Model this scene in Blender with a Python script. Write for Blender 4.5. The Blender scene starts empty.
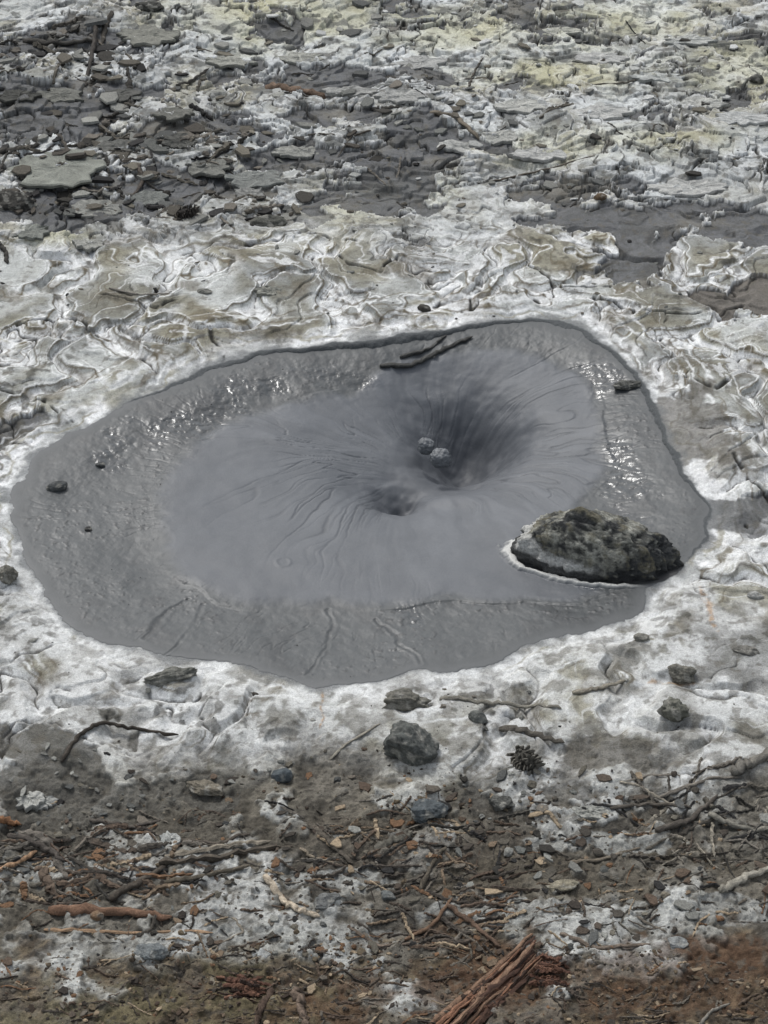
import bpy, math, numpy as np, time
T0=time.time()
f4=np.float32
# ------------------------------------------------------------------ camera model / site survey
CH=3.2; P=math.radians(36.0); VF=math.radians(28.0)
FP=512/math.tan(VF/2)
def G(u,v,z=0.0):
    a=(u-384)/FP; b=(512-v)/FP
    t=(CH-z)/(math.sin(P)-b*math.cos(P))
    return a*t,(math.cos(P)+b*math.sin(P))*t
def SC(u,v):
    b=(512-v)/FP
    t=CH/(math.sin(P)-b*math.cos(P))
    return t/FP            # metres per unit
def SY(u,v):
    return (G(u,v-1)[1]-G(u,v+1)[1])/2
def s2l(c):
    c=np.array(c,dtype=np.float64)/255.0
    return np.where(c<=0.04045,c/12.92,((c+0.055)/1.055)**2.4).astype(f4)
# ------------------------------------------------------------------ noise
_tab={}
def tab(seed):
    if seed not in _tab:
        r=np.random.default_rng(seed+100)
        a=r.random((256,256))*2*np.pi
        _tab[seed]=(np.cos(a).astype(f4).ravel(),np.sin(a).astype(f4).ravel())
    return _tab[seed]
def pn(x,y,seed):
    gx,gy=tab(seed)
    x=np.asarray(x,dtype=f4); y=np.asarray(y,dtype=f4)
    fx=np.floor(x); fy=np.floor(y)
    xi=fx.astype(np.int32)&255; yi=fy.astype(np.int32)&255
    xf=x-fx; yf=y-fy
    xj=(xi+1)&255; yj=(yi+1)&255
    u=xf*xf*xf*(xf*(xf*6-15)+10); v=yf*yf*yf*(yf*(yf*6-15)+10)
    def g(a,b,dx,dy):
        k=b*256+a
        return gx[k]*dx+gy[k]*dy
    a=g(xi,yi,xf,yf); b=g(xj,yi,xf-1,yf); c=g(xi,yj,xf,yf-1); d=g(xj,yj,xf-1,yf-1)
    t=a+u*(b-a); return (t+v*((c+u*(d-c))-t))*1.5
def fbm(x,y,fr,o,seed,g=0.5):
    s=0; a=1.0; n=0
    for i in range(o):
        s=s+a*pn(x*fr+i*17.3,y*fr-i*9.1,seed+i); n+=a; a*=g; fr*=2.03
    return s/n*1.4
def fb3(v,fr,o,seed,g=0.55):
    x,y,z=v[:,0],v[:,1],v[:,2]
    return (fbm(x+.3*z,y-.2*z,fr,o,seed,g)+fbm(y+.3*x+7,z-.2*x,fr,o,seed+11,g)+fbm(z+.3*y+3,x-.2*y,fr,o,seed+23,g))/1.8
def worley(x,y,seed):
    r=np.random.default_rng(seed+900)
    JX=r.random(65536).astype(f4); JY=r.random(65536).astype(f4); ID=r.random(65536).astype(f4)
    x=np.asarray(x,dtype=f4); y=np.asarray(y,dtype=f4)
    fx=np.floor(x); fy=np.floor(y); xi=fx.astype(np.int32); yi=fy.astype(np.int32)
    F1=np.full(x.shape,9,f4); F2=F1.copy(); I=np.zeros(x.shape,f4)
    for dx in(-1,0,1):
        for dy in(-1,0,1):
            k=((yi+dy)&255)*256+((xi+dx)&255)
            d=np.hypot(fx+dx+JX[k]-x,fy+dy+JY[k]-y)
            m=d<F1
            F2=np.where(m,F1,np.minimum(F2,d)); I=np.where(m,ID[k],I); F1=np.where(m,d,F1)
    return F1,F2,I
def ss(a,b,x):
    t=np.clip((x-a)/(b-a),0,1); return t*t*(3-2*t)
def mix(c,col,m):
    return c+(np.asarray(col,dtype=f4)-c)*m[...,None]
# ------------------------------------------------------------------ mesh helper
def make_mesh(name,V,F,cols=None,extra=None,mat=None,smooth=True):
    me=bpy.data.meshes.new(name)
    V=np.asarray(V,dtype=f4)
    if not isinstance(F,list): F=[F]
    F=[np.asarray(q,dtype=np.int32) for q in F if len(q)]
    me.vertices.add(len(V)); me.vertices.foreach_set('co',V.ravel())
    nl=sum(q.size for q in F); npoly=sum(len(q) for q in F)
    me.loops.add(nl); me.polygons.add(npoly)
    me.loops.foreach_set('vertex_index',np.concatenate([q.ravel() for q in F]))
    st=[];o=0
    for q in F:
        st.append(o+np.arange(len(q))*q.shape[1]); o+=q.size
    me.polygons.foreach_set('loop_start',np.concatenate(st).astype(np.int32))
    me.polygons.foreach_set('use_smooth',np.full(npoly,smooth))
    me.update(calc_edges=True)
    if cols is not None:
        a=me.color_attributes.new('Col','FLOAT_COLOR','POINT')
        c=np.ones((len(V),4),f4); c[:,:3]=cols; a.data.foreach_set('color',c.ravel())
    for k,vv in (extra or {}).items():
        a=me.attributes.new(k,'FLOAT','POINT'); a.data.foreach_set('value',np.asarray(vv,dtype=f4).ravel())
    ob=bpy.data.objects.new(name,me); bpy.context.scene.collection.objects.link(ob)
    if mat: me.materials.append(mat)
    return ob
# ------------------------------------------------------------------ pool outline (polar)
OUT=[(8,490),(32,465),(68,435),(108,414),(165,390),(205,364),(240,356),(300,350),(380,342),(430,327),(480,322),(530,320),(580,330),(610,348),(640,370),(655,395),(676,440),(696,480),(712,503),(705,522),(690,545),(665,575),(642,590),(642,610),(620,622),(570,632),(520,648),(470,665),(420,675),(370,680),(320,682),(270,672),(215,659),(160,657),(108,647),(70,610),(40,570),(20,530)]
INN=[(163,490),(180,455),(235,415),(300,392),(350,378),(400,352),(470,342),(540,350),(585,378),(600,420),(598,470),(570,500),(560,540),(600,590),(570,600),(520,592),(450,588),(400,596),(330,592),(270,600),(215,592),(180,570),(165,530)]
CX,CY=G(375,500)
def polar(poly):
    pts=np.array([G(*p) for p in poly]); th=np.arctan2(pts[:,1]-CY,pts[:,0]-CX); r=np.hypot(pts[:,0]-CX,pts[:,1]-CY)
    o=np.argsort(th); th=th[o]; r=r[o]
    tt=np.linspace(-np.pi,np.pi,1441); rr=np.interp(tt,np.concatenate([th-2*np.pi,th,th+2*np.pi]),np.tile(r,3))
    k=np.hanning(15);k/=k.sum(); rr=np.convolve(np.concatenate([rr[-8:-1],rr,rr[1:8]]),k,'valid')
    return tt,rr
PO=polar(OUT); PI_=polar(INN)
def edge_dist(x,y,pp):
    th=np.arctan2(y-CY,x-CX); r=np.hypot(x-CX,y-CY)
    return r-np.interp(th,pp[0],pp[1])
def shore(x,y):
    return edge_dist(x,y,PO)+0.022*fbm(x,y,8,5,3,0.62)+0.035*fbm(x,y,3.2,2,8)
def ell(x,y,u,v,ru,rv):
    cx,cy=G(u,v); rx=ru*SC(u,v); ry=rv*SY(u,v)
    return np.sqrt(((x-cx)/rx)**2+((y-cy)/ry)**2)
def polydist(x,y,pts):
    D=np.full(x.shape,99,f4); w=[G(*p) for p in pts]
    for (ax,ay),(bx,by) in zip(w[:-1],w[1:]):
        dx,dy=bx-ax,by-ay; t=np.clip(((x-ax)*dx+(y-ay)*dy)/(dx*dx+dy*dy),0,1)
        D=np.minimum(D,np.hypot(x-ax-t*dx,y-ay-t*dy))
    return D
# ------------------------------------------------------------------ ground sheet
def axis(lo,hi,step0,step1,far):
    a=[lo]
    while a[-1]<hi:
        t=(a[-1]-lo)/(hi-lo); a.append(a[-1]+step0+(step1-step0)*t)
    out=[];s=step1*2;p=a[-1]
    while p<far: p+=s; s*=1.25; out.append(p)
    pre=[];s=step0*2;p=a[0]
    while p>-far: p-=s; s*=1.25; pre.append(p)
    return np.array(pre[::-1]+a+out)
gx=axis(-1.75,1.75,0.0026,0.0026,80); gy=axis(2.45,8.3,0.0024,0.0060,80)
X,Y=np.meshgrid(gx,gy); X=X.astype(f4); Y=Y.astype(f4)
print('grid',X.shape,X.size)
d=shore(X,Y)
y_of=lambda v:G(384,v)[1]
n1=fbm(X,Y,1.3,4,10); n2=fbm(X,Y,3.1,4,20); n3=fbm(X,Y,9,4,30); n4=fbm(X,Y,38,3,40); n5=fbm(X,Y,110,2,50)
wx=fbm(X,Y,2.2,4,60); wy=fbm(X,Y,2.2,4,70)
far=ss(y_of(255),y_of(180),Y+0.35*n1)          # distant flaky area
near=ss(y_of(725),y_of(815),Y+0.16*n2+0.05*n3)         # littered foreground
mid=np.clip(1-far-near,0,1)
F1,F2,I1=worley(X*2.9+wx*0.9+5,Y*2.1+wy*0.9+3,1)
E=F2-F1
dome=ss(0.0,0.20,E)
f1,f2,i2=worley(X*6.2+wx*1.3+n3*.15,Y*4.6+wy*1.3,2)
e2=f2-f1
g1,g2,i3=worley(X*19+wx*3+n3*0.6,Y*14+wy*3,3)
e3=g2-g1
ctr=fbm(X+0.22*wx,Y+0.22*wy,1.25,3,80)*3.6+n3*0.05+n2*0.10
cfl=np.floor(ctr); cfr=ctr-cfl
ct2=fbm(X+0.12*wy,Y+0.12*wx,3.4,4,85)*2.6+n3*0.10
c2l=np.floor(ct2); c2r=ct2-c2l
Z=np.zeros_like(X)
Z+=0.020*n1+0.010*n2
Z+=mid*(0.015*dome+0.005*(cfl+ss(0,0.05,cfr))+0.004*ss(0.17,0.20,E+0.05*n3))
curlp=(i2>0.4)*np.exp(-(e2/0.10)**2)*ss(0,0.03,e2)
Z+=far*(0.011*(cfl+ss(0,0.03,cfr))+0.009*(c2l+ss(0,0.04,c2r))+0.010*(i2-0.5)*ss(0,0.04,e2)+0.010*curlp*ss(-0.1,0.3,n2)+0.003*(i3-0.5)*ss(0,0.06,e3))
DK=[(405,165,56,34),(370,200,60,16),(560,190,60,15),(650,222,86,18),(735,232,50,20),(637,268,28,30),(752,300,50,16),(190,190,90,22),(70,205,86,24),(60,110,80,26),(200,130,60,16),(60,50,70,12),(520,12,26,24),(722,520,60,18),(18,440,26,20),(640,385,22,18),(300,160,50,12),(330,80,70,10),(330,120,50,8)]
dk=np.zeros_like(X)
for b in DK:
    q=ell(X,Y,*b)+0.75*n2+0.7*n3
    dk=np.maximum(dk,ss(1.10,1.0,q))
open_=np.clip(dk+ss(0.24,0.27,fbm(X+0.2*wx,Y+0.2*wy,3.4,5,90,0.6)-0.18*(1-far))*np.clip(far+0.4*mid,0,1),0,1)*ss(0.06,0.12,d)
Z-=0.013*open_
curl=np.exp(-((open_-0.3)/0.22)**2)*(open_>0.01)
Z+=0.006*curl
crm=ss(-0.02,0.03,n2*0.6+0.7*fbm(X,Y,6,5,95,0.6))
Z+=near*(0.009*n3+0.006*crm+0.0035*n4+0.0012*n5)
Z+=0.0018*n3+0.0010*n4*(0.4+near)+0.0006*n5
lump=np.maximum(0,fbm(X,Y,24,4,97)-0.12); patch=ss(0.05,0.35,fbm(X,Y,2.4,3,99))
Z+=0.006*lump*(0.05+0.9*patch*mid+near*2.2)
CR=[[(215,335),(222,350),(226,362)],[(-20,388),(40,408),(66,424)],[(668,188),(700,170),(790,166)],[(590,210),(640,200),(700,200)],[(700,-10),(735,18),(770,22)],[(340,262),(375,280),(400,262)],[(595,300),(640,322),(740,310)],[(528,268),(560,290),(610,288)],[(108,300),(165,312),(185,300)],[(735,470),(775,520)],[(20,330),(80,322),(110,345)],[(690,385),(712,400),(745,378)],[(505,60),(560,70),(640,62)],[(240,250),(300,238),(360,248)],[(600,150),(650,160),(690,150)]]
Xw=X+0.04*n2+0.014*n3; Yw=Y+0.04*wx+0.016*n3
crk_shade=np.zeros_like(X)
for c in CR:
    D=polydist(Xw,Yw,c); crk_shade=np.maximum(crk_shade,ss(0.008,0.002,D)); Z+=0.004*np.exp(-((D-0.010)/0.007)**2)
gate=ss(-0.2,0.05,fbm(X,Y,2.9,3,33))
wc=ss(0.020,0.009,E)*mid*gate
cc=ss(0.955,0.975,cfr)*ss(-0.2,0.05,n2)*np.clip(0.6*mid+far,0,1)  # dark line on low side of plate steps: painted undershadow
c2c=ss(0.93,0.96,c2r)*ss(-0.1,0.1,n1+0.6*n2)*far  # same painted undershadow for the finer far plates
fc=ss(0.045,0.02,e2)*far*(i2>0.4)*ss(-0.2,0.1,n2)
crk_shade=np.maximum(crk_shade,np.maximum(np.maximum(wc,fc),np.maximum(cc,c2c))*(d>0.07)*(1-near))
crk_shade=crk_shade*ss(-0.4,-0.05,fbm(X,Y,17,2,34))
Z-=0.007*crk_shade
fs=ss(y_of(560),y_of(420),Y)                  # far side of the pool
halo=ss(0.15-0.07*fs,0.02,d+0.10*n2+0.04*n3)
Z=Z*ss(-0.01,0.16,d)
Z+=0.005*ss(0.03,0.10,d)*ss(0.25,0.12,d)+0.0012*np.sin(d*170+n3*5+n2*4)*ss(0.02,0.04,d)*ss(0.12,0.05,d)
Z-=0.6*ss(-0.005,-0.22,d)
white=s2l((218,219,217)); pale=s2l((178,180,176)); grey=s2l((138,140,137)); tan=s2l((148,144,126)); dkm=s2l((92,93,94)); brown=s2l((100,92,76)); soil=s2l((80,69,55)); red=s2l((88,68,53)); yel=s2l((184,181,146)); oliv=s2l((104,98,74))
C=np.zeros(X.shape+(3,),f4)+pale
C=mix(C,grey,0.9*ss(-0.25,0.25,n2+0.6*n1))
C=mix(C,tan,0.8*ss(-0.1,0.3,fbm(X,Y,2.6,4,110)))
C=mix(C,white,0.9*ss(0.12,0.02,cfr)*ss(-0.3,0.1,n3+n1)*(0.7*mid+0.7*far))
C=mix(C,white,0.6*ss(0.16,0.02,c2r)*ss(-0.3,0.2,n2)*(0.1*mid+0.8*far))
C=mix(C,s2l((116,113,98)),0.65*mid*ss(0.24,0.5,E+0.12*n3)*ss(-0.3,0.15,n2))
C=mix(C,white,1.0*ss(0.14,0.09,E+0.07*n3)*mid*ss(-0.6,-0.2,n2+0.1))
C=mix(C,brown,0.9*ss(0.020,0.008,np.abs(E-0.175-0.05*n3))*mid)
C=mix(C,white,0.9*ss(0.022,0.008,np.abs(E-0.225-0.06*n3))*mid)
C=mix(C,brown,0.7*ss(0.012,0.005,np.abs(E-0.07-0.04*n3))*mid*ss(-.1,.15,n2))
C=mix(C,white,0.8*ss(0.016,0.006,np.abs(E-0.30-0.10*n3))*mid*ss(-.1,.1,-n2))
for k,(a,cc_) in enumerate([(0.33,brown),(0.40,white),(0.55,brown),(0.80,white)]):
    C=mix(C,cc_,0.7*ss(0.03,0.01,np.abs(cfr-a-0.05*n3))*(0.9*mid+0.5*far)*ss(-0.1,0.2,fbm(X,Y,3,2,400+k)))
C=mix(C,brown,0.55*ss(0.08,0.4,fbm(X,Y,5,5,120,0.6))*mid)
C=mix(C,grey*0.85,far*0.65*ss(0.5,0.8,i2+0.15*n3))
C=mix(C,white,far*0.7*ss(0.10,0.05,e2)*ss(0.02,0.05,e2)*ss(-0.3,0.1,n2))
C=mix(C,white,far*0.4*ss(0.62,0.9,i3+0.5*n2))
C=mix(C,s2l((196,199,198)),0.7*far*ss(-0.1,0.3,fbm(X,Y,2.1,3,130)))
ym=np.zeros_like(X)
for b in [(280,18,110,26),(490,32,130,24),(620,22,90,20),(350,205,45,18),(740,70,60,30),(410,190,60,16),(620,150,90,14),(60,240,30,10),(560,75,120,14)]:
    ym=np.maximum(ym,ss(1.7,0.0,ell(X,Y,*b)+0.5*n2+0.6*n3))
C=mix(C,yel,0.55*ym)
C=mix(C,s2l((90,91,88)),0.8*far*ss(0.08,0.34,fbm(X,Y,8,5,145,0.65)))
mudc=mix(np.zeros_like(C)+dkm,s2l((72,72,71)),ss(-0.2,0.4,n3)); mudc=mix(mudc,s2l((118,115,106)),0.7*ss(0.0,0.5,n2))
C=C+(mudc-C)*(open_*0.94)[...,None]
C=mix(C,white,0.8*curl*(open_<0.7))
C=mix(C,white,0.85*halo*ss(-0.6,-0.1,n2+0.6*n3))
C=mix(C,s2l((230,230,229)),0.6*ss(0.04,0.0,np.abs(d-0.05-0.03*n2))*ss(-0.4,0.2,n3))
C=mix(C,grey,0.65*halo*ss(0.02,0.35,fbm(X,Y,7,5,140,0.6)))
for k,(a,cc_,w_) in enumerate([(0.06,tan,.007),(0.085,white,.007),(0.10,brown,.006),(0.125,white,.009),(0.15,brown,.006),(0.18,white,.008),(0.20,brown,.005)]):
    C=mix(C,cc_,0.75*ss(w_,w_*.3,np.abs(d-a-0.07*n2-0.02*n3))*ss(-0.3,0.1,fbm(X,Y,3.5,3,430+k))*(1-near))
nb=ss(y_of(805),y_of(745),Y+0.10*n2+0.05*n3)*ss(y_of(560),y_of(620),Y)
C=mix(C,s2l((198,199,196)),0.75*nb*ss(-0.3,0.15,n3+n1*0.5+0.1))
C=mix(C,s2l((116,114,106)),0.75*nb*ss(0.02,0.26,fbm(X,Y,8,5,150,0.6)))
C=mix(C,s2l((202,203,201)),0.5*ss(y_of(420),y_of(520),Y)*ss(y_of(760),y_of(700),Y)*ss(-0.35,0.15,n2+n3*0.5))
fg=mix(np.zeros_like(C)+s2l((104,99,89)),s2l((66,62,55)),ss(-0.25,0.3,fbm(X,Y,7,5,180,0.65)))
fg=mix(fg,s2l((148,147,140)),0.75*crm*ss(-0.3,0.15,n3+0.1))
fg=mix(fg,s2l((182,183,179)),0.65*crm*ss(0.05,0.3,n2+0.5*n3))
C=C+(fg-C)*(near*0.95)[...,None]
def blob(u,v,ru,rv,col,st,soft=0.2):
    global C
    m=ss(1+soft,1-soft,ell(X,Y,u,v,ru,rv)+0.7*n2+0.9*n3)
    C=mix(C,col,st*m); return m
for b in [(40,765,75,40),(110,805,90,26),(210,790,36,16)]: m=blob(*b,s2l((88,86,80)),0.8,0.05); Z-=0.004*m
blob(430,850,150,30,s2l((84,78,69)),0.6); blob(610,880,140,36,s2l((86,80,69)),0.65); blob(150,850,160,26,s2l((90,86,77)),0.5)
blob(740,800,60,50,s2l((108,105,97)),0.6); blob(740,660,40,34,s2l((116,116,113)),0.65); blob(600,760,36,16,s2l((96,93,86)),0.75,0.06)
for b in [(100,950,110,18),(290,945,100,20),(540,912,100,14),(710,906,70,14),(60,985,90,8),(380,985,70,8),(590,840,60,10),(640,915,50,10),(60,870,60,10),(330,880,60,10)]: blob(*b,s2l((162,163,158)),0.65,0.1)
so=ss(y_of(938),y_of(974),Y+0.15*n2+0.16*n3)
sl=mix(np.zeros_like(C)+soil,s2l((52,45,38)),ss(-0.1,0.35,fbm(X,Y,14,4,185,0.6))); sl=mix(sl,s2l((114,101,80)),0.7*ss(0.05,0.35,fbm(X,Y,22,4,190,0.6)))
C=C+(sl-C)*(0.88*so)[...,None]; C=mix(C,oliv,0.6*so*ss(0.0,0.5,n3+0.3)*ss(0.2,-0.5,X))
for b in [(600,975,150,34),(700,950,80,14),(430,1000,120,26),(330,1010,70,16)]: blob(*b,red,0.55)
blob(690,432,40,44,s2l((104,101,94)),0.8,0.1); blob(752,300,50,16,s2l((110,104,95)),0.7,0.1); blob(714,515,52,14,s2l((88,89,88)),0.85,0.1)
for c,w in [([(316,686),(313,735)],0.005),([(700,590),(716,630)],0.012),([(640,680),(690,690)],0.01)]:
    C=mix(C,s2l((160,122,74)),0.6*ss(w,w*0.2,polydist(Xw,Yw,c))*ss(-0.3,0.2,n4))
C=mix(C,s2l((44,43,40)),0.95*crk_shade)  # darkens real cracks and the painted undershadow of plate steps
C=C*(1+(0.15+0.14*near)*n4+(0.10+0.1*near)*n5+0.15*n3)[...,None]
spk=ss(0.34,0.5,fbm(X,Y,52,2,160)); C=mix(C,s2l((74,70,63)),0.65*spk*(0.35+0.65*near))
spk=ss(0.28,0.5,fbm(X,Y,30,3,170)+0.3*n2); C=mix(C,s2l((96,92,83)),0.55*spk*(1-halo*0.6))
C=mix(C,s2l((74,72,65)),0.65*ss(0.03,0.25,lump)*patch*mid*(1-halo*0.5))
moist=ss(0.030,0.0,d+0.02*n3+0.01*n4)
C=mix(C,s2l((116,118,118)),0.8*moist); rim=ss(0.006,-0.002,d); C=mix(C,s2l((76,79,80)),rim)
C=np.clip(C*np.array([0.998,1.0,1.008],dtype=f4),0.01,0.85)
wet=np.clip(open_*0.35+0.7*rim+0.5*ss(1.1,0.9,ell(X,Y,714,515,52,14)+0.4*n3),0,1)
def grid_faces(nr,nc):
    k=np.arange(nr*nc,dtype=np.int32).reshape(nr,nc)
    return np.stack([k[:-1,:-1],k[:-1,1:],k[1:,1:],k[1:,:-1]],-1).reshape(-1,4)
GZ=Z
def hgt(x,y):
    i=np.clip(np.searchsorted(gy,y)-1,0,len(gy)-2); j=np.clip(np.searchsorted(gx,x)-1,0,len(gx)-2)
    a=(x-gx[j])/(gx[j+1]-gx[j]); b=(y-gy[i])/(gy[i+1]-gy[i])
    return float((GZ[i,j]*(1-a)+GZ[i,j+1]*a)*(1-b)+(GZ[i+1,j]*(1-a)+GZ[i+1,j+1]*a)*b)
# ------------------------------------------------------------------ materials
def base_mat(name):
    m=bpy.data.materials.new(name); m.use_nodes=True; nt=m.node_tree; b=nt.nodes['Principled BSDF']; return m,nt,b
def N(nt,t,**k):
    n=nt.nodes.new(t)
    for a,v in k.items(): setattr(n,a,v)
    return n
def surf_mat(name,scales,bump,rough,wetr=None,colamt=0.25,spec=0.3):
    m,nt,b=base_mat(name); L=nt.links
    at=N(nt,'ShaderNodeAttribute',attribute_name='Col')
    tc=N(nt,'ShaderNodeTexCoord'); src=tc.outputs['Object']
    n1=N(nt,'ShaderNodeTexNoise'); n1.inputs['Scale'].default_value=scales[0]; n1.inputs['Detail'].default_value=6; n1.inputs['Roughness'].default_value=0.65
    n2=N(nt,'ShaderNodeTexNoise'); n2.inputs['Scale'].default_value=scales[1]; n2.inputs['Detail'].default_value=5; n2.inputs['Roughness'].default_value=0.7
    L.new(src,n1.inputs['Vector']); L.new(src,n2.inputs['Vector'])
    mr=N(nt,'ShaderNodeMapRange'); mr.inputs[1].default_value=0.3; mr.inputs[2].default_value=0.7; mr.inputs[3].default_value=1-colamt; mr.inputs[4].default_value=1+colamt
    L.new(n2.outputs['Fac'],mr.inputs[0])
    vm=N(nt,'ShaderNodeVectorMath',operation='SCALE'); L.new(at.outputs['Color'],vm.inputs[0]); L.new(mr.outputs[0],vm.inputs['Scale'])
    L.new(vm.outputs[0],b.inputs['Base Color'])
    ad=N(nt,'ShaderNodeMath',operation='ADD'); L.new(n1.outputs['Fac'],ad.inputs[0]); L.new(n2.outputs['Fac'],ad.inputs[1])
    bp=N(nt,'ShaderNodeBump'); bp.inputs['Strength'].default_value=1.0; bp.inputs['Distance'].default_value=bump
    L.new(ad.outputs[0],bp.inputs['Height']); L.new(bp.outputs[0],b.inputs['Normal'])
    b.inputs['Specular IOR Level'].default_value=spec
    if wetr is None: b.inputs['Roughness'].default_value=rough
    else:
        wa=N(nt,'ShaderNodeAttribute',attribute_name='wet')
        r=N(nt,'ShaderNodeMapRange'); r.inputs[3].default_value=rough; r.inputs[4].default_value=wetr
        L.new(wa.outputs['Fac'],r.inputs[0]); L.new(r.outputs[0],b.inputs['Roughness'])
    return m
MG=surf_mat('mineral_crust',(90,300),0.0038,0.95,0.4,0.34,0.15)
MM=surf_mat('grey_mud',(30,160),0.0005,0.58,0.14,0.06,0.36)
MR=surf_mat('rough_rock',(40,150),0.008,0.8,None,0.5,0.25)
MS=surf_mat('small_stone',(60,220),0.004,0.9,None,0.4,0.2)
MW=surf_mat('weathered_wood',(70,260),0.003,0.85,None,0.4,0.2)
ground=make_mesh('ground',np.stack([X,Y,Z],-1).reshape(-1,3),grid_faces(*X.shape),C.reshape(-1,3),{'wet':wet},MG)
print('ground done',time.time()-T0)
# ------------------------------------------------------------------ mud pool
mx=np.arange(CX-1.15,CX+1.2,0.0024); my=np.arange(CY-1.0,CY+1.15,0.0024)
A,B=np.meshgrid(mx,my); A=A.astype(f4); B=B.astype(f4)
dd=-shore(A,B); di=-edge_dist(A,B,PI_)+0.03*fbm(A,B,4,4,200)
m1=fbm(A,B,1.5,3,205); m2=fbm(A,B,3,4,210); m3=fbm(A,B,10,4,220); m4=fbm(A,B,45,3,230)
v1=G(402,492,-0.08); v2=G(470,440,-0.10)
vc=G(432,462,-0.1)
wxm=A+0.07*fbm(A,B,2.5,3,240)+0.010*m3; wym=B+0.07*fbm(A,B,2.5,3,250)
wa_=A+0.035*fbm(A,B,5,4,241); wb_=B+0.035*fbm(A,B,5,4,251)
q1=np.hypot((wa_-v1[0])*0.8,(wb_-v1[1])); q2=np.hypot(wa_-v2[0],(wb_-v2[1])*0.75); qc=np.hypot(A-vc[0],B-vc[1])
th=np.arctan2(wym-vc[1],wxm-vc[0])
mz=0.0015-0.022*ss(0.0,0.28,dd)-0.02*ss(0.0,-0.03,dd)
inn=ss(-0.02,0.03,di+0.02*m3)
mz=mz+0.004*inn*ss(0.25,0.0,di)
mz-=0.060*np.exp(-(qc/0.30)**2)+0.03*np.exp(-(qc/0.5)**2)
mz-=0.15*np.exp(-(q2/0.12)**2)+0.045*np.exp(-(q1/0.05)**2)+0.055*np.exp(-(q1/0.11)**2)
b3=ell(wa_,wb_,436,392,36,34); mz-=0.026*np.exp(-b3**2)
mz+=0.030*np.exp(-ell(wa_,wb_,440,472,34,12)**2)
mz+=0.007*m2*ss(0.0,0.3,dd)*ss(0.1,0.5,qc)+0.0008*m3*ss(0,0.1,dd)
def radial(k,kr,seed,q=qc,t=th,o=3):
    return fbm(np.cos(t)*k+np.exp(-q*kr)*3,np.sin(t)*k+q*kr,1.0,o,seed)
g=radial(4.6,1.6,260); gb=radial(9,1.4,268)
groove=np.maximum(ss(0.05,0.0,np.abs(g)),0.5*ss(0.07,0.0,np.abs(gb)))
rp=ss(0.08,0.22,qc)*ss(0.85,0.35,qc)
gm=ss(-0.3,0.2,fbm(A,B,2.2,3,265))
mz-=0.0022*groove*rp*gm
mz+=0.0022*radial(6,2.2,270)*rp
tc_=np.arctan2(wym-CY,wxm-CX); rc=np.hypot(A-CX,B-CY)
g2_=fbm(np.cos(tc_)*9,np.sin(tc_)*9+rc*1.6,1.0,4,280)
skirt=ss(0.04,-0.04,di)*ss(0.005,0.05,dd)
ch=0.6*ss(0.028,0.0,np.abs(g2_))*skirt*ss(-0.05,0.2,fbm(A,B,2.4,2,290)+0.1*(B<CY))
Aw=A+0.06*m2+0.014*m3; Bw=B+0.05*m1+0.014*m3
for c,w_ in [([(125,634),(160,614),(200,597)],.8),([(322,600),(318,640),(316,674)],.6),([(378,612),(408,640),(418,674)],.8),([(160,650),(185,625),(215,600)],.5)]:
    D=polydist(Aw,Bw,c); ch=np.maximum(ch,w_*ss(0.008,0.001,D)*ss(-0.4,0.1,m3)); mz+=0.0010*w_*np.exp(-((D-0.010)/0.005)**2)
mz-=0.0020*ch
rip=fbm(np.cos(tc_)*30+rc*8+m3,np.sin(tc_)*30-rc*22,1.0,3,300)
rm=np.zeros_like(A)
for b in [(185,425,48,13),(624,465,20,44),(325,368,40,5),(606,378,22,12),(413,605,16,12),(585,585,30,12),(265,378,20,7),(110,458,16,7),(158,438,30,8),(220,402,24,8)]:
    rm=np.maximum(rm,ss(1.3,0.2,ell(A,B,*b)+1.2*m2+1.2*m3))
rm*=ss(0.02,0.06,dd)
mz+=0.0010*rip*np.clip(rm+0.10*skirt,0,1)+0.0008*m4*rm
mz+=0.0006*m4*skirt+0.0006*fbm(A,B,22,3,305)*skirt
ff=di+0.03-0.02*m2
mz+=0.0022*ss(0,0.010,ff)*ss(0.05,0.010,ff)*ss(-0.1,0.25,m2+0.1)
eb=ell(A,B,283,556,7,4.5)+0.1*m4; mz+=0.0015*np.exp(-((eb-1)/0.25)**2)
BU,BV=598,548
ANG=math.radians(-17)
ca,sa=math.cos(ANG),math.sin(ANG); bs=SC(BU,BV+8); bxx,byy=G(BU,BV+8)
lx=((A-bxx)*ca+(B-byy)*sa)/(86*bs); ly=(-(A-bxx)*sa+(B-byy)*ca)/(41*bs)
bl=np.hypot(lx,ly)+0.08*m3+0.04*m4
lipg=ss(0.5,-0.1,lx+0.3*ly)*ss(-0.5,-0.1,m3+0.5*m2)
mz+=0.010*ss(0.10,0.03,np.abs(bl-1.09))*lipg
MC=np.zeros(A.shape+(3,),f4)+s2l((64,67,68))
MC=mix(MC,s2l((85,88,92)),inn*0.95)
MC=mix(MC,s2l((75,78,82)),0.5*ss(-0.2,0.4,m2)*inn)
MC=mix(MC,s2l((53,55,56)),0.6*ss(0.0,0.4,m3+0.5*m1)*skirt)
MC=mix(MC,s2l((95,98,102)),0.5*inn*rp*ss(0.0,0.4,radial(6,2.2,270)))
MC=mix(MC,s2l((64,67,71)),0.75*groove*rp*gm)
MC=mix(MC,s2l((44,46,47)),0.7*ch)
MC=mix(MC,s2l((82,84,85)),0.7*ss(0.03,0.0,dd+0.01*m3))
MC=mix(MC,s2l((172,172,168)),0.95*ss(0.09,0.03,np.abs(bl-1.09))*lipg); MC=mix(MC,s2l((38,39,40)),0.8*ss(1.02,0.97,bl))  # pale mineral lip; dark base under boulder is painted shadow
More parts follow.
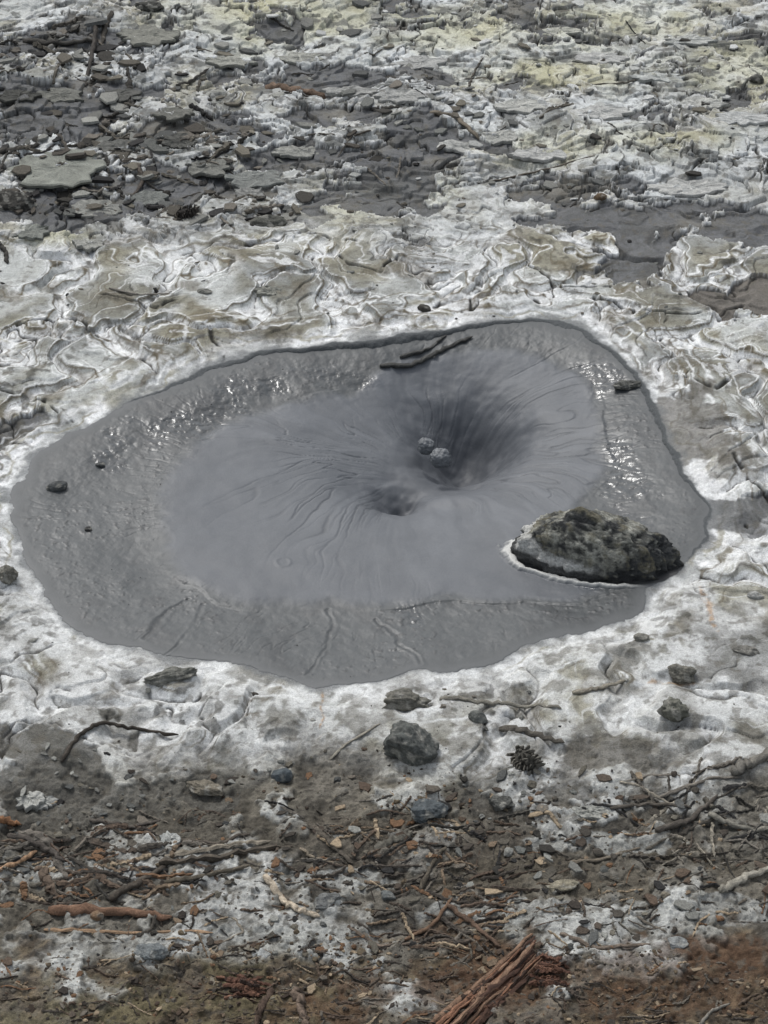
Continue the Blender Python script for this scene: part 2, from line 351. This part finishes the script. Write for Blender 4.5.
sp=ss(0.44,0.52,fbm(A,B,60,2,310))*skirt*ss(-0.2,0.2,m2); MC=mix(MC,s2l((42,42,42)),0.5*sp); mz+=0.0008*sp
dkv=np.clip(np.exp(-(q1/0.06)**2)*0.6+np.exp(-(q2/0.15)**2)*0.75,0,1); MC=mix(MC,s2l((56,59,64)),dkv)  # vent pits darkened: their shade is painted into the mud colour
MC*=(1+0.07*m3+(0.03+0.07*skirt)*m4)[...,None]
mw=np.clip(0.28*skirt+1.0*rm+0.10*ss(0,0.4,m2),0,1)
mf=grid_faces(*A.shape); keep=(dd>-0.06).ravel()[mf].all(1); mf=mf[keep]
us,inv=np.unique(mf.ravel(),return_inverse=True)
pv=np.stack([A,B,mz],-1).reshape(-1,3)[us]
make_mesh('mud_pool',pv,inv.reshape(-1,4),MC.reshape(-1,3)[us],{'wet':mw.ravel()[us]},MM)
print('mud done',time.time()-T0)
def mud_h(x,y):
    j=int(np.clip((x-mx[0])/0.0024,0,len(mx)-1)); i=int(np.clip((y-my[0])/0.0024,0,len(my)-1)); return float(mz[i,j])
def surf_h(x,y):
    h=hgt(x,y)
    if mx[0]<x<mx[-1] and my[0]<y<my[-1]:
        j=int((x-mx[0])/0.0024); i=int((y-my[0])/0.0024)
        if dd[i,j]>-0.03: h=max(h,float(mz[i,j]))
    return h
# ------------------------------------------------------------------ piece builders
R=np.random.default_rng(11)
import bmesh
def ico(sub):
    bm=bmesh.new(); bmesh.ops.create_icosphere(bm,subdivisions=sub,radius=1.0)
    v=np.array([x.co[:] for x in bm.verts],dtype=np.float64); f=np.array([[q.index for q in p.verts] for p in bm.faces]); bm.free(); return v,f
ICO={k:ico(k) for k in(1,2,3,4,5,6)}
def rotz(v,a):
    c,s=math.cos(a),math.sin(a); return v@np.array([[c,s,0],[-s,c,0],[0,0,1]])
def rot_rand(v,r,amt=math.pi):
    a=r.normal(size=3); a/=np.linalg.norm(a); t=r.uniform(-amt,amt); K=np.array([[0,-a[2],a[1]],[a[2],0,-a[0]],[-a[1],a[0],0]])
    return v@(np.eye(3)+math.sin(t)*K+(1-math.cos(t))*K@K).T
def rock(sub,dims,r,cuts=7,rough=0.08,ang=None):
    v,f=ICO[sub]; v=v.copy()
    for _ in range(cuts):
        n=r.normal(size=3); n/=np.linalg.norm(n); h=r.uniform(0.55,0.9); s=v@n; o=np.maximum(s-h,0); v-=np.outer(o*0.92,n)
    o=r.uniform(0,50)
    if sub>2: dn=fb3(v+o,1.6,5,int(r.integers(1,60)),0.6)
    else: dn=fbm(v[:,0]+o+v[:,2]*0.7,v[:,1]+v[:,2]*1.3,1.8,2,int(r.integers(1,60)))
    v*=(1+rough*dn*2)[:,None]
    v*=np.array(dims); v=rotz(v,r.uniform(0,6.28) if ang is None else ang); return v,f
class Acc:
    def __init__(s): s.V=[];s.F3=[];s.F4=[];s.C=[];s.n=0
    def add(s,v,f,c):
        f=np.asarray(f)
        (s.F3 if f.shape[1]==3 else s.F4).append(f+s.n); s.V.append(v); s.n+=len(v)
        c=np.asarray(c,dtype=f4); s.C.append(np.broadcast_to(c,(len(v),3)))
    def build(s,name,mat,smooth=False):
        F=[np.concatenate(q) for q in (s.F3,s.F4) if q]
        return make_mesh(name,np.concatenate(s.V),F,np.concatenate(s.C),None,mat,smooth)
def tube(pts,rad,r,n=8,flat=1.0,rough=0.15,steps=14):
    pts=np.array(pts,dtype=float); k=np.linspace(0,len(pts)-1,steps); P3=np.stack([np.interp(k,range(len(pts)),pts[:,i]) for i in range(3)],1)
    if len(pts)>2:
        for _ in range(2): P3[1:-1]=(P3[:-2]+2*P3[1:-1]+P3[2:])/4
    P3[1:-1]+=r.normal(size=(steps-2,3))*rad*0.22
    tg=np.gradient(P3,axis=0); tg/=np.linalg.norm(tg,axis=1)[:,None]
    up=np.array([0,0,1.0]); sd=np.cross(tg,up); sd/=np.linalg.norm(sd,axis=1)[:,None]+1e-9; u2=np.cross(sd,tg)
    a=np.arange(n)/n*2*np.pi; prof=1+rough*r.normal(size=n)
    t=np.linspace(0,1,steps); w=rad*(1-0.35*t)*(1+rough*0.6*r.normal(size=steps)); w[0]*=0.7; w[-1]*=0.45
    V=P3[:,None,:]+(w[:,None]*prof[None]*np.cos(a)[None])[...,None]*sd[:,None]+(w[:,None]*prof[None]*np.sin(a)[None]*flat)[...,None]*u2[:,None]
    V+=r.normal(size=V.shape)*rad*0.05
    V=np.concatenate([V.reshape(-1,3),P3[:1]-tg[:1]*rad*0.2,P3[-1:]+tg[-1:]*rad*0.5])
    F=[]
    for i in range(steps-1):
        for j in range(n):
            F.append([i*n+j,i*n+(j+1)%n,(i+1)*n+(j+1)%n,(i+1)*n+j])
    T=[[steps*n,(j+1)%n,j] for j in range(n)]+[[steps*n+1,(steps-1)*n+j,(steps-1)*n+(j+1)%n] for j in range(n)]
    return V,np.array(F),np.array(T)
def stick(acc,pts,wpx,col,r,flat=1.0,n=8,rough=0.15,lift=0.0,rise=None):
    w=wpx*SC(*pts[0])*0.5; W=[]
    for i,p in enumerate(pts):
        x,y=G(*p); z=surf_h(x,y)+w*flat*0.6+lift+(rise[i] if rise else 0); W.append((x,y,z))
    Q=[]
    for a,b in zip(W[:-1],W[1:]):
        for t in np.linspace(0,1,4,endpoint=False):
            x=a[0]+(b[0]-a[0])*t; y=a[1]+(b[1]-a[1])*t; z=a[2]+(b[2]-a[2])*t; Q.append((x,y,max(z,surf_h(x,y)+w*flat*0.4)))
    Q.append(W[-1])
    v,f,t=tube(Q,w,r,n,flat,rough,max(14,len(Q)*2))
    c=np.asarray(s2l(col)); cv=c*(1+0.25*r.normal(size=(len(v),1)))
    acc.F4.append(f+acc.n); acc.F3.append(t+acc.n); acc.V.append(v); acc.n+=len(v); acc.C.append(np.clip(cv,0.01,1).astype(f4))
def shard(L,W,Tk,r):
    n=r.integers(5,8); a=np.arange(n)/n*2*np.pi+r.uniform(-0.3,0.3,n); rr=r.uniform(0.65,1.15,n)
    p=np.stack([np.cos(a)*rr*L,np.sin(a)*rr*W],1)
    top=np.c_[p*0.92,np.full(n,Tk)+r.normal(size=n)*Tk*0.2]; bot=np.c_[p,np.zeros(n)]
    v=np.concatenate([top,bot,[[0,0,Tk*1.1]]]); f=[[2*n,i,(i+1)%n] for i in range(n)]
    f+=[[i,n+i,n+(i+1)%n] for i in range(n)]+[[i,n+(i+1)%n,(i+1)%n] for i in range(n)]
    return v,np.array(f)
def sstone(name,u,v,wpx,hpx,dpx,col,seed,sub=4,ang=None,cuts=7,rough=0.08,sink=0.35,mat=MS):
    r=np.random.default_rng(seed); s=SC(u,v); dims=(wpx*s/2,dpx*s/2,hpx*s/2)
    vv,f=rock(sub,dims,r,cuts,rough,ang)
    x,y=G(u,v); z=surf_h(x,y)
    c=s2l(col)*(1+0.45*fb3(vv,70,3,5))[:,None]
    c=mix(c,s2l((150,148,140)),0.6*ss(0.05,0.4,fb3(vv,45,3,9)))
    ob=make_mesh(name,vv,f,np.clip(c,0.01,1),None,mat,sub>=4)
    ob.location=(x,y,z+dims[2]*(1-sink*2)); return ob
# ------------------------------------------------------------------ boulder
v,f=ICO[6]; v=v.copy()
bx,by=bxx,byy; s=bs
LX,LY,LZ=83*s,39*s,51*s
for n,h in [((0,-0.5,0.85),0.82),((0.35,0.2,0.9),0.78),((-0.95,0,0.3),0.90),((0.9,-0.3,0.3),0.80),((-0.5,-0.75,0.5),0.82),((0.35,-0.8,0.5),0.78),((-0.3,0.5,0.8),0.82),((-0.75,0.1,0.65),0.78),((0.75,-0.1,0.65),0.80),((0.1,-0.97,0.2),0.86)]:
    n=np.array(n);n=n/np.linalg.norm(n); o=np.maximum(v@n-h,0); v-=np.outer(o*0.95,n)
va=v*np.array([1.9,1,1])
dn=fb3(va,1.1,4,7); dn2=fb3(va,2.6,6,17,0.68); dn3=fb3(va,8,4,37,0.65)
rid=1-np.abs(fb3(va+3,1.7,4,57,0.6))*2.2
v*=(1+0.08*dn+0.11*dn2+0.04*dn3+0.045*rid)[:,None]
tp=v[:,0]; v[:,1]*=1-0.08*tp; v[:,2]*=1-0.12*tp
bc=np.zeros((len(v),3),f4)+s2l((106,106,99))
q=fb3(va+9,1.3,6,27,0.66)
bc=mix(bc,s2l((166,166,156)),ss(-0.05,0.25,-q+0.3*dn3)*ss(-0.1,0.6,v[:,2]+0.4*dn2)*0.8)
bc=mix(bc,s2l((50,52,53)),ss(0.03,0.14,q)*0.9)
bc=mix(bc,s2l((52,54,55)),0.85*ss(0.38,0.63,v[:,0]+0.45*dn2)); bc=mix(bc,s2l((112,107,88)),0.6*ss(0.1,0.35,dn2))  # right end darkened: boulder shading painted in; then olive mottling
bc=mix(bc,s2l((38,39,40)),0.8*ss(-0.05,-0.3,dn2+0.4*dn3)); bc=mix(bc,s2l((150,150,142)),0.5*ss(0.25,0.5,dn3))
low=ss(0.22,0.10,v[:,2]+0.12*dn2+0.15*v[:,0]); bc=mix(bc,s2l((184,184,180)),0.9*low*ss(0.2,-0.2,v[:,0]))
low2=ss(0.06,-0.02,v[:,2]+0.08*dn2); bc=mix(bc,s2l((36,37,38)),0.9*low2)  # shadow gap at the boulder foot, painted as a dark band
v=v*np.array([LX,LY,LZ]); v=rotz(v,ANG)
ob=make_mesh('boulder',v,f,np.clip(bc,0.01,1),None,MR,True); ob.location=(bx,by,mud_h(bx,by)+LZ*0.22)
for i,(u,vv_,rp_,zz) in enumerate([(426,445,8.5,-0.08),(441,457,10.5,-0.07)]):
    s=SC(u,vv_); x,y=G(u,vv_,zz); z=mud_h(x,y)
    v,f=rock(5,(rp_*s*1.05,rp_*s,rp_*s*1.0),np.random.default_rng(i+3),0,0.11)
    cc2=np.zeros((len(v),3))+s2l((92,95,98)); cc2*=(1+0.3*fb3(v,70,3,3))[:,None]
    o=make_mesh('mud_bubble',v,f,cc2,{'wet':np.full(len(v),0.1)},MM,True); o.location=(x,y,max(z+rp_*s*0.1,zz-0.005))
# ------------------------------------------------------------------ individual stones
ST=[(410,758,54,48,48,(84,86,83),0.16),(406,708,56,20,28,(104,102,94),0.2),(282,779,22,18,18,(76,82,85),0.08),(670,724,30,24,24,(96,96,88),0.2),(682,682,30,20,20,(108,106,98),0.2),(178,682,62,14,18,(100,100,94),0.2),(478,724,22,12,14,(96,98,94),0.1),(205,786,38,10,20,(112,106,94),0.2),(57,486,22,10,14,(70,72,72),0.1),(426,818,40,20,26,(74,79,81),0.16),(500,806,26,14,18,(84,84,80),0.16),(12,210,46,26,40,(52,51,48),0.2),(270,225,44,20,20,(84,84,78),0.12),(205,300,16,6,8,(110,110,104),0.05),(424,313,14,9,10,(64,62,58),0.1),(600,203,14,8,10,(92,78,62),0.08),(88,526,8,5,7,(54,54,54),0.05),(100,461,10,5,8,(70,72,72),0.05),(628,384,34,10,14,(88,88,84),0.2),(8,587,24,18,20,(104,102,94),0.2),(328,905,30,12,22,(104,105,103),0.14),(152,955,34,14,22,(110,114,114),0.14),(262,955,20,8,16,(150,152,150),0.1),(640,648,16,8,10,(120,118,110),0.1),(98,916,16,10,12,(118,98,78),0.1),(676,944,24,8,16,(130,132,130),0.1),(745,660,26,8,14,(114,112,106),0.12),(560,884,36,8,16,(130,124,108),0.12),(756,82,16,12,12,(74,74,70),0.1),(150,16,30,10,18,(64,64,60),0.14),(755,600,18,8,10,(150,150,146),0.08),(388,895,20,10,14,(98,101,100),0.1)]
for i,(u,v_,w,h,dp,col,ro) in enumerate(ST): sstone('stone',u,v_,w,h,dp,col,300+i,3 if w<24 else 5,R.uniform(-0.4,0.4),6,ro)
def cone(u,v_,px,col,seed,tilt):
    r=np.random.default_rng(seed); s=SC(u,v_)*px/2; ac=Acc()
    v,f=ICO[2]; ac.add(v*np.array([0.5,0.5,0.8])*s,f,s2l(col)*0.5)
    for k in range(80):
        t=k/80; a=k*2.39996+r.normal(0,.3); zz=(-0.85+1.7*t)*s; rr=s*0.55*math.sqrt(max(0.05,1-(1.8*t-0.85)**2*0.9))
        sh,ff=shard(0.28*s*r.uniform(.7,1.2),0.13*s,0.05*s,r); sh[:,0]+=0.22*s
        c_,s_=math.cos(0.5),math.sin(0.5); sh=sh@np.array([[c_,0,-s_],[0,1,0],[s_,0,c_]]).T
        sh=rot_rand(sh,r,0.6); sh[:,0]+=rr*0.6; sh=rotz(sh,a); sh[:,2]+=zz; ac.add(sh,ff,s2l(col)*r.uniform(0.6,1.5))
    ob=ac.build('pine_cone',MW); x,y=G(u,v_); ob.location=(x,y,surf_h(x,y)+0.3*s); ob.rotation_euler=(math.radians(75),0,tilt); return ob
cone(524,766,40,(96,93,86),1,0.5); cone(186,220,26,(62,58,54),2,1.2)
# ------------------------------------------------------------------ branches
BR=[('branch',[(62,766),(82,742),(104,730),(140,731),(178,738)],5,(66,61,55),1),
('branch',[(500,731),(530,738),(563,747)],8,(84,80,73),.7),('branch',[(440,702),(490,708),(530,708),(560,716)],6,(112,109,100),.6),
('branch',[(572,699),(600,696),(627,688)],5,(124,119,107),.7),('branch',[(380,358),(410,356),(440,345),(472,334)],6,(60,60,58),.8),('branch',[(400,350),(430,343),(446,333)],4,(70,70,68),.8),
('branch',[(265,882),(285,906),(300,916),(319,920)],7,(168,156,138),.8),('branch',[(50,908),(100,913),(170,917)],11,(108,84,68),.8),
('wood_splinter',[(44,928),(120,931),(212,934)],5,(138,115,92),.5),('wood_splinter',[(160,866),(215,862),(292,848)],9,(76,70,62),.6),('wood_splinter',[(165,858),(220,852),(270,846)],6,(118,111,99),.5),
('branch',[(110,898),(140,884),(166,868)],8,(70,64,57),.8),('branch',[(310,828),(330,846),(352,862)],6,(90,84,75),.8),('branch',[(655,834),(690,822),(716,803)],7,(76,71,65),.8),
('branch',[(720,892),(745,882),(778,868)],9,(138,134,123),.7),('branch',[(730,784),(752,774),(790,752)],12,(108,105,98),.7),('branch',[(708,820),(740,832),(790,838)],7,(116,113,104),.7),
('branch',[(405,938),(430,925),(452,898)],5,(100,80,64),.8),('branch',[(448,905),(475,925),(500,945)],6,(88,72,60),.8),('branch',[(294,990),(300,1005),(307,1028)],10,(102,89,78),.8),('branch',[(272,990),(262,1010),(254,1030)],8,(76,63,54),.8),
('branch',[(-12,824),(20,822)],9,(130,96,70),.8),('branch',[(-10,878),(14,868),(36,850)],7,(138,112,88),.8),('branch',[(38,866),(47,880),(54,896)],12,(102,89,77),.7),('branch',[(8,832),(40,846),(64,862)],8,(72,67,62),.8),
('wood_splinter',[(20,830),(50,845),(66,878)],8,(92,87,80),.6),('branch',[(268,86),(292,92),(324,100)],11,(102,86,73),.8),('branch',[(430,122),(456,126),(478,143)],6,(104,97,86),.8),('branch',[(490,180),(530,172),(594,162)],3,(84,78,70),.7),
('branch',[(97,36),(93,62),(86,90)],5,(60,56,52),.8),('branch',[(138,172),(144,184),(134,197)],4,(70,64,58),.8),('branch',[(24,47),(60,52),(96,48)],8,(62,60,56),.7),('branch',[(640,80),(622,86),(560,88)],3,(90,86,78),.8),
('branch',[(110,296),(140,304),(170,300)],3,(124,120,112),.7),('branch',[(0,155),(18,160),(40,154)],7,(58,56,52),.8),('branch',[(200,128),(214,138),(226,128)],6,(78,76,70),.8),('branch',[(-5,250),(6,256),(8,268)],5,(60,58,54),.8),
('branch',[(330,760),(345,748),(380,730)],3,(128,124,113),.7),('branch',[(232,920),(245,934),(210,948)],3,(122,115,103),.7),('branch',[(660,800),(700,790),(740,786)],5,(106,101,93),.8),('branch',[(375,850),(400,842),(412,838)],9,(90,87,79),.6),
('branch',[(420,890),(432,866),(446,850)],5,(82,76,66),.8),('branch',[(570,860),(600,858),(640,846)],4,(106,98,86),.7),('branch',[(540,810),(552,818),(560,830)],5,(134,121,102),.7),('branch',[(165,885),(210,880),(250,872)],6,(84,78,68),.8),('branch',[(700,1024),(712,1008),(730,1000)],4,(116,112,104),.8),('branch',[(300,850),(310,858),(340,866)],4,(118,109,95),.7),
('branch',[(610,812),(650,806),(690,812)],5,(80,75,68),.7),('branch',[(180,838),(220,846),(250,838)],5,(74,68,61),.7),('branch',[(350,930),(380,946),(430,942)],4,(96,86,76),.7),('branch',[(560,935),(600,950),(650,946)],5,(100,90,80),.7),('branch',[(90,820),(130,826),(160,818)],6,(78,73,67),.7)]
for i,(nm,pts,w,col,fl) in enumerate(BR):
    a=Acc(); stick(a,pts,w*1.05,col,np.random.default_rng(700+i),fl,8 if nm=='branch' else 5,0.14 if nm=='branch' else 0.3); a.build(nm,MW,nm=='branch')
a=Acc(); r=np.random.default_rng(77)
for k in range(64):
    o=r.uniform(-1,1); u0,v0=452+o*17,1030+o*7; u1,v1=538+o*12,946+o*6
    L0=r.uniform(-0.1,0.5); L1=r.uniform(0.55,1.06)
    p=[(u0+(u1-u0)*t+r.normal(0,1.2),v0+(v1-v0)*t) for t in (L0,(L0+L1)/2,L1)]
    stick(a,p,r.uniform(2,6),[(92,68,55),(114,84,66),(70,52,43),(124,100,82),(56,44,37)][k%5],r,0.6,5,0.3,lift=(1-abs(o))*0.016*r.uniform(0,1))
a.build('bark_slab',MW)
for (cu,cv,wu,wv,n,seed) in [(246,988,22,9,24,5),(550,974,16,14,30,6)]:
    a=Acc(); r=np.random.default_rng(seed)
    for k in range(n):
        o=r.uniform(-1,1); t=r.uniform(-.4,.4); L=r.uniform(.3,1)*wu; sl_=r.uniform(-5,9)
        p=[(cu-L+t*wu,cv+o*wv-sl_*L/wu),(cu+t*wu,cv+o*wv+r.normal()),(cu+L+t*wu,cv+o*wv+sl_*L/wu)]
        stick(a,p,r.uniform(3,6),[(84,60,49),(98,72,58),(56,44,38)][k%3],r,0.8,5,0.35,lift=(1-abs(o))*0.014*r.uniform(0,1))
    a.build('bark_slab',MW)
# ------------------------------------------------------------------ large loose crust plates
PL=[(62,178,46,18,(124,126,118)),(98,212,24,7,(128,128,122)),(30,240,18,7,(116,118,112)),(90,250,14,6,(140,140,134)),(150,200,18,6,(106,108,104)),(255,180,30,8,(116,118,114)),(118,152,22,7,(92,92,88)),(210,170,20,7,(112,112,106)),(175,120,18,6,(98,98,92)),(20,105,20,6,(66,66,62)),(150,42,30,7,(120,120,112)),(60,100,22,7,(104,104,98)),(300,150,26,6,(134,134,128)),(40,800,18,7,(150,150,145)),(170,842,10,8,(164,165,160)),(30,800,14,8,(156,156,150)),(250,195,14,5,(126,126,122)),(120,100,18,6,(84,84,80)),(270,300,12,4,(130,130,122)),(590,815,18,6,(146,146,139)),(500,140,20,5,(156,156,150)),(700,110,24,5,(164,164,158)),(180,150,16,6,(78,78,74)),(600,60,24,5,(164,164,160)),(420,60,24,5,(156,156,152)),(520,110,26,6,(162,162,156)),(350,100,24,5,(144,144,140)),(690,190,36,7,(164,164,160)),(230,60,24,5,(138,138,130)),(460,150,22,5,(160,160,155)),(600,120,28,6,(168,168,164)),(660,80,24,5,(162,164,160)),(740,130,26,6,(166,167,164)),(560,30,22,4,(158,158,148)),(400,110,22,5,(150,150,146)),(540,160,26,6,(160,160,156)),(300,60,22,4,(146,146,138)),(690,40,22,4,(160,161,156))]
for i,(u,v_,ru,rv,col) in enumerate(PL):
    r=np.random.default_rng(900+i); s=SC(u,v_); L=ru*s; W=rv*SY(u,v_)
    n=30; an=np.arange(n)/n*2*np.pi; rr=1+0.5*fbm(np.cos(an)*1.5+i*3.1,np.sin(an)*1.5,1.2,4,4,0.6)+0.05*r.normal(size=n)
    x,y=G(u,v_); z0=max(surf_h(x+dx,y+dy) for dx in(-L*.5,0,L*.5) for dy in(-W*.5,0,W*.5)); th_=0.006
    rings=[]
    for q,zz in ((1.0,-0.006),(1.02,th_*0.5),(0.97,th_),(0.8,th_*.9),(0.6,th_*0.8),(0.4,th_*.8),(0.2,th_*0.75)):
        xx=np.cos(an)*rr*L*q; yy=np.sin(an)*rr*W*q
        rings.append(np.c_[xx,yy,np.full(n,zz)+0.0012*r.normal(size=n)+0.006*fbm(xx+i,yy,14,3,6)])
    v=np.concatenate(rings+[[[0,0,th_*0.75]]]); nr=len(rings)-1; F=[[k*n+j,k*n+(j+1)%n,(k+1)*n+(j+1)%n,(k+1)*n+j] for k in range(nr) for j in range(n)]
    T=[[(nr+1)*n,nr*n+j,nr*n+(j+1)%n] for j in range(n)]
    v[:,2]+=v[:,0]*r.uniform(-.05,.05)+v[:,1]*r.uniform(-.02,.10)
    c=s2l(col)*(1+0.15*r.normal(size=(len(v),1))); c[:n*2]*=0.8
    make_mesh('crust_plate',v,[np.array(F),np.array(T)],np.clip(c,0.01,1),None,MS,False).location=(x,y,z0-0.003)
# ------------------------------------------------------------------ scatter: litter, flakes, gravel
def pick(u,v_,ru,rv,r):
    while True:
        a,b=r.uniform(-1,1,2)
        if a*a+b*b<1: return u+a*ru,v_+b*rv
cols_d=[(54,52,48),(70,66,60),(44,43,42),(86,82,74),(104,99,91)]; cols_w=[(86,74,63),(76,68,60),(110,96,80),(66,61,55),(56,51,46),(82,70,60),(100,94,85),(108,84,64),(142,127,106)]; cols_g=[(112,112,107),(96,97,93),(130,130,124),(80,81,79),(100,96,86)]; cols_s=[(68,60,50),(84,74,60),(54,46,39),(98,88,72),(108,102,90)]
def outside(x,y): return float(shore(np.array([x]),np.array([y]))[0])>0.03
lit=Acc(); grv=Acc(); flk=Acc(); r=np.random.default_rng(42)
def sc_sticks(u,v_,ru,rv,n,l0,l1,w0,w1,cols):
    for _ in range(n):
        p=pick(u,v_,ru,rv,r); x,y=G(*p)
        if not outside(x,y): continue
        L=r.uniform(l0,l1)/2; a=r.normal(0,0.6) if r.random()<0.65 else r.uniform(0,3.14)
        dx,dy=math.cos(a)*L,math.sin(a)*L*0.6; bnd=r.normal(0,0.15)*L
        stick(lit,[(p[0]-dx,p[1]-dy),(p[0]+bnd*0.5,p[1]+bnd),(p[0]+dx,p[1]+dy)],r.uniform(w0,w1),cols[r.integers(len(cols))],r,r.uniform(0.5,1),5,0.25)
def sc_rock(acc,u,v_,ru,rv,n,s0,s1,cols,flat=0.6):
    for _ in range(n):
        p=pick(u,v_,ru,rv,r); x,y=G(*p)
        if not outside(x,y): continue
        s=SC(*p)*(s0+(s1-s0)*r.random()**3)/2; v,f=rock(2 if s>0.005 else 1,(s,s*r.uniform(0.5,1),s*flat*r.uniform(0.5,1.2)),r,5,0.22)
        acc.add(v+np.array([x,y,surf_h(x,y)+s*flat*0.1]),f,s2l(cols[r.integers(len(cols))])*r.uniform(0.7,1.2))
def sc_flake(u,v_,ru,rv,n,s0,s1,cols):
    for _ in range(n):
        p=pick(u,v_,ru,rv,r); x,y=G(*p)
        if not outside(x,y): continue
        s=SC(*p)*(s0+(s1-s0)*r.random()**2.2)/2; v,f=shard(s,s*r.uniform(0.35,0.9),max(0.002,s*r.uniform(0.08,0.22)),r)
        v=rot_rand(v,r,0.25); v=rotz(v,r.uniform(0,6.28)); flk.add(v+np.array([x,y,surf_h(x,y)+s*0.10]),f,s2l(cols[r.integers(len(cols))])*r.uniform(0.75,1.2))
for b,n in [((80,180,100,46),130),((60,60,80,30),44),((200,150,70,30),50),((230,210,70,20),44),((110,110,120,50),50)]:
    sc_flake(*b,n,4,30,cols_d+cols_g)
    sc_rock(grv,*b,n//2,3,14,cols_d)
    sc_sticks(*b,n//4,16,46,2.5,6,cols_d)
pl_=[(164,165,161),(174,175,172)]
sc_flake(460,100,360,110,210,5,26,cols_g+cols_d[:1]+pl_); sc_rock(grv,430,110,400,120,110,2,9,cols_d+cols_g)
sc_flake(420,120,120,60,40,4,26,cols_d+cols_g); sc_sticks(430,100,380,110,28,14,46,1.5,3.5,cols_d)
sc_flake(384,270,420,60,40,4,12,cols_g); sc_rock(grv,384,290,420,70,40,2,8,cols_d+cols_g)
sc_rock(grv,384,860,430,110,600,1.5,10,cols_g+cols_w+cols_d+cols_s); sc_rock(grv,384,995,430,55,2600,1.2,7,cols_s+cols_w)
sc_rock(grv,384,880,430,110,1600,1.2,5,cols_s+cols_d)
sc_rock(grv,384,730,430,60,70,2,9,cols_g+cols_d); sc_rock(grv,40,620,60,80,12,2,7,cols_g)
sc_rock(grv,560,840,180,60,60,3,15,cols_g+cols_d)
sc_sticks(384,880,420,80,320,8,42,1.2,3.4,cols_w+cols_d); sc_sticks(110,865,120,40,66,20,66,2.5,7,cols_w+cols_d); sc_sticks(440,900,80,50,54,14,50,2,5,cols_w)
sc_sticks(700,820,90,50,54,16,60,2,5,cols_d+[(130,124,112)]); sc_sticks(384,990,420,50,280,6,36,1.0,3.2,cols_w); sc_sticks(420,860,120,40,54,12,44,2,5,cols_w+cols_d)
sc_flake(384,860,420,100,320,4,22,cols_g+cols_w+cols_d); sc_flake(60,800,90,50,40,6,18,cols_g); sc_flake(480,830,110,40,80,5,22,cols_d+cols_w); sc_flake(384,985,420,50,200,3,16,cols_s+cols_w)
for _ in range(60):
    p=pick(375,505,345,180,r); x,y=G(*p,-0.02); k=float(shore(np.array([x]),np.array([y]))[0]); e=float(edge_dist(np.array([x]),np.array([y]),PI_)[0])
    if k>-0.02 or e<0: continue
    s=SC(*p)*r.uniform(0.8,1.8)/2; v,f=rock(1,(s,s,s*.7),r,2,.1); grv.add(v+np.array([x,y,mud_h(x,y)]),f,s2l((50,50,50)))
lit.build('twig_litter',MW); grv.build('gravel',MS); flk.build('crust_fragments',MS)
print('debris done',time.time()-T0)
# ------------------------------------------------------------------ light, sky, camera
sc=bpy.context.scene
w=bpy.data.worlds.new('World'); sc.world=w; w.use_nodes=True; nt=w.node_tree; bg=nt.nodes['Background']
sky=nt.nodes.new('ShaderNodeTexSky'); sky.sky_type='NISHITA'; sky.sun_disc=False
EL=math.radians(52); AZ=math.radians(-25)
sky.sun_elevation=EL; sky.sun_rotation=AZ; sky.dust_density=3; sky.air_density=1.2
hs=nt.nodes.new('ShaderNodeHueSaturation'); hs.inputs['Saturation'].default_value=0.35; hs.inputs['Value'].default_value=1.25
nt.links.new(sky.outputs[0],hs.inputs['Color']); nt.links.new(hs.outputs[0],bg.inputs['Color']); bg.inputs['Strength'].default_value=0.15
sd=bpy.data.lights.new('sun','SUN'); sd.energy=1.9; sd.angle=math.radians(10); sd.color=(1,0.99,0.97)
so_=bpy.data.objects.new('sun',sd); sc.collection.objects.link(so_)
from mathutils import Vector
dirv=Vector((math.sin(AZ)*math.cos(EL),math.cos(AZ)*math.cos(EL),math.sin(EL)))
so_.rotation_euler=dirv.to_track_quat('Z','Y').to_euler(); so_.location=(0,0,10)
cd=bpy.data.cameras.new('camera'); cam=bpy.data.objects.new('camera',cd); sc.collection.objects.link(cam)
cd.sensor_fit='VERTICAL'; cd.angle=VF; cam.location=(0,0,CH); cam.rotation_euler=(math.pi/2-P,0,0); cd.clip_end=500
sc.camera=cam
sc.view_settings.view_transform='Standard'; sc.view_settings.look='None'; sc.view_settings.exposure=0
print('total',time.time()-T0)
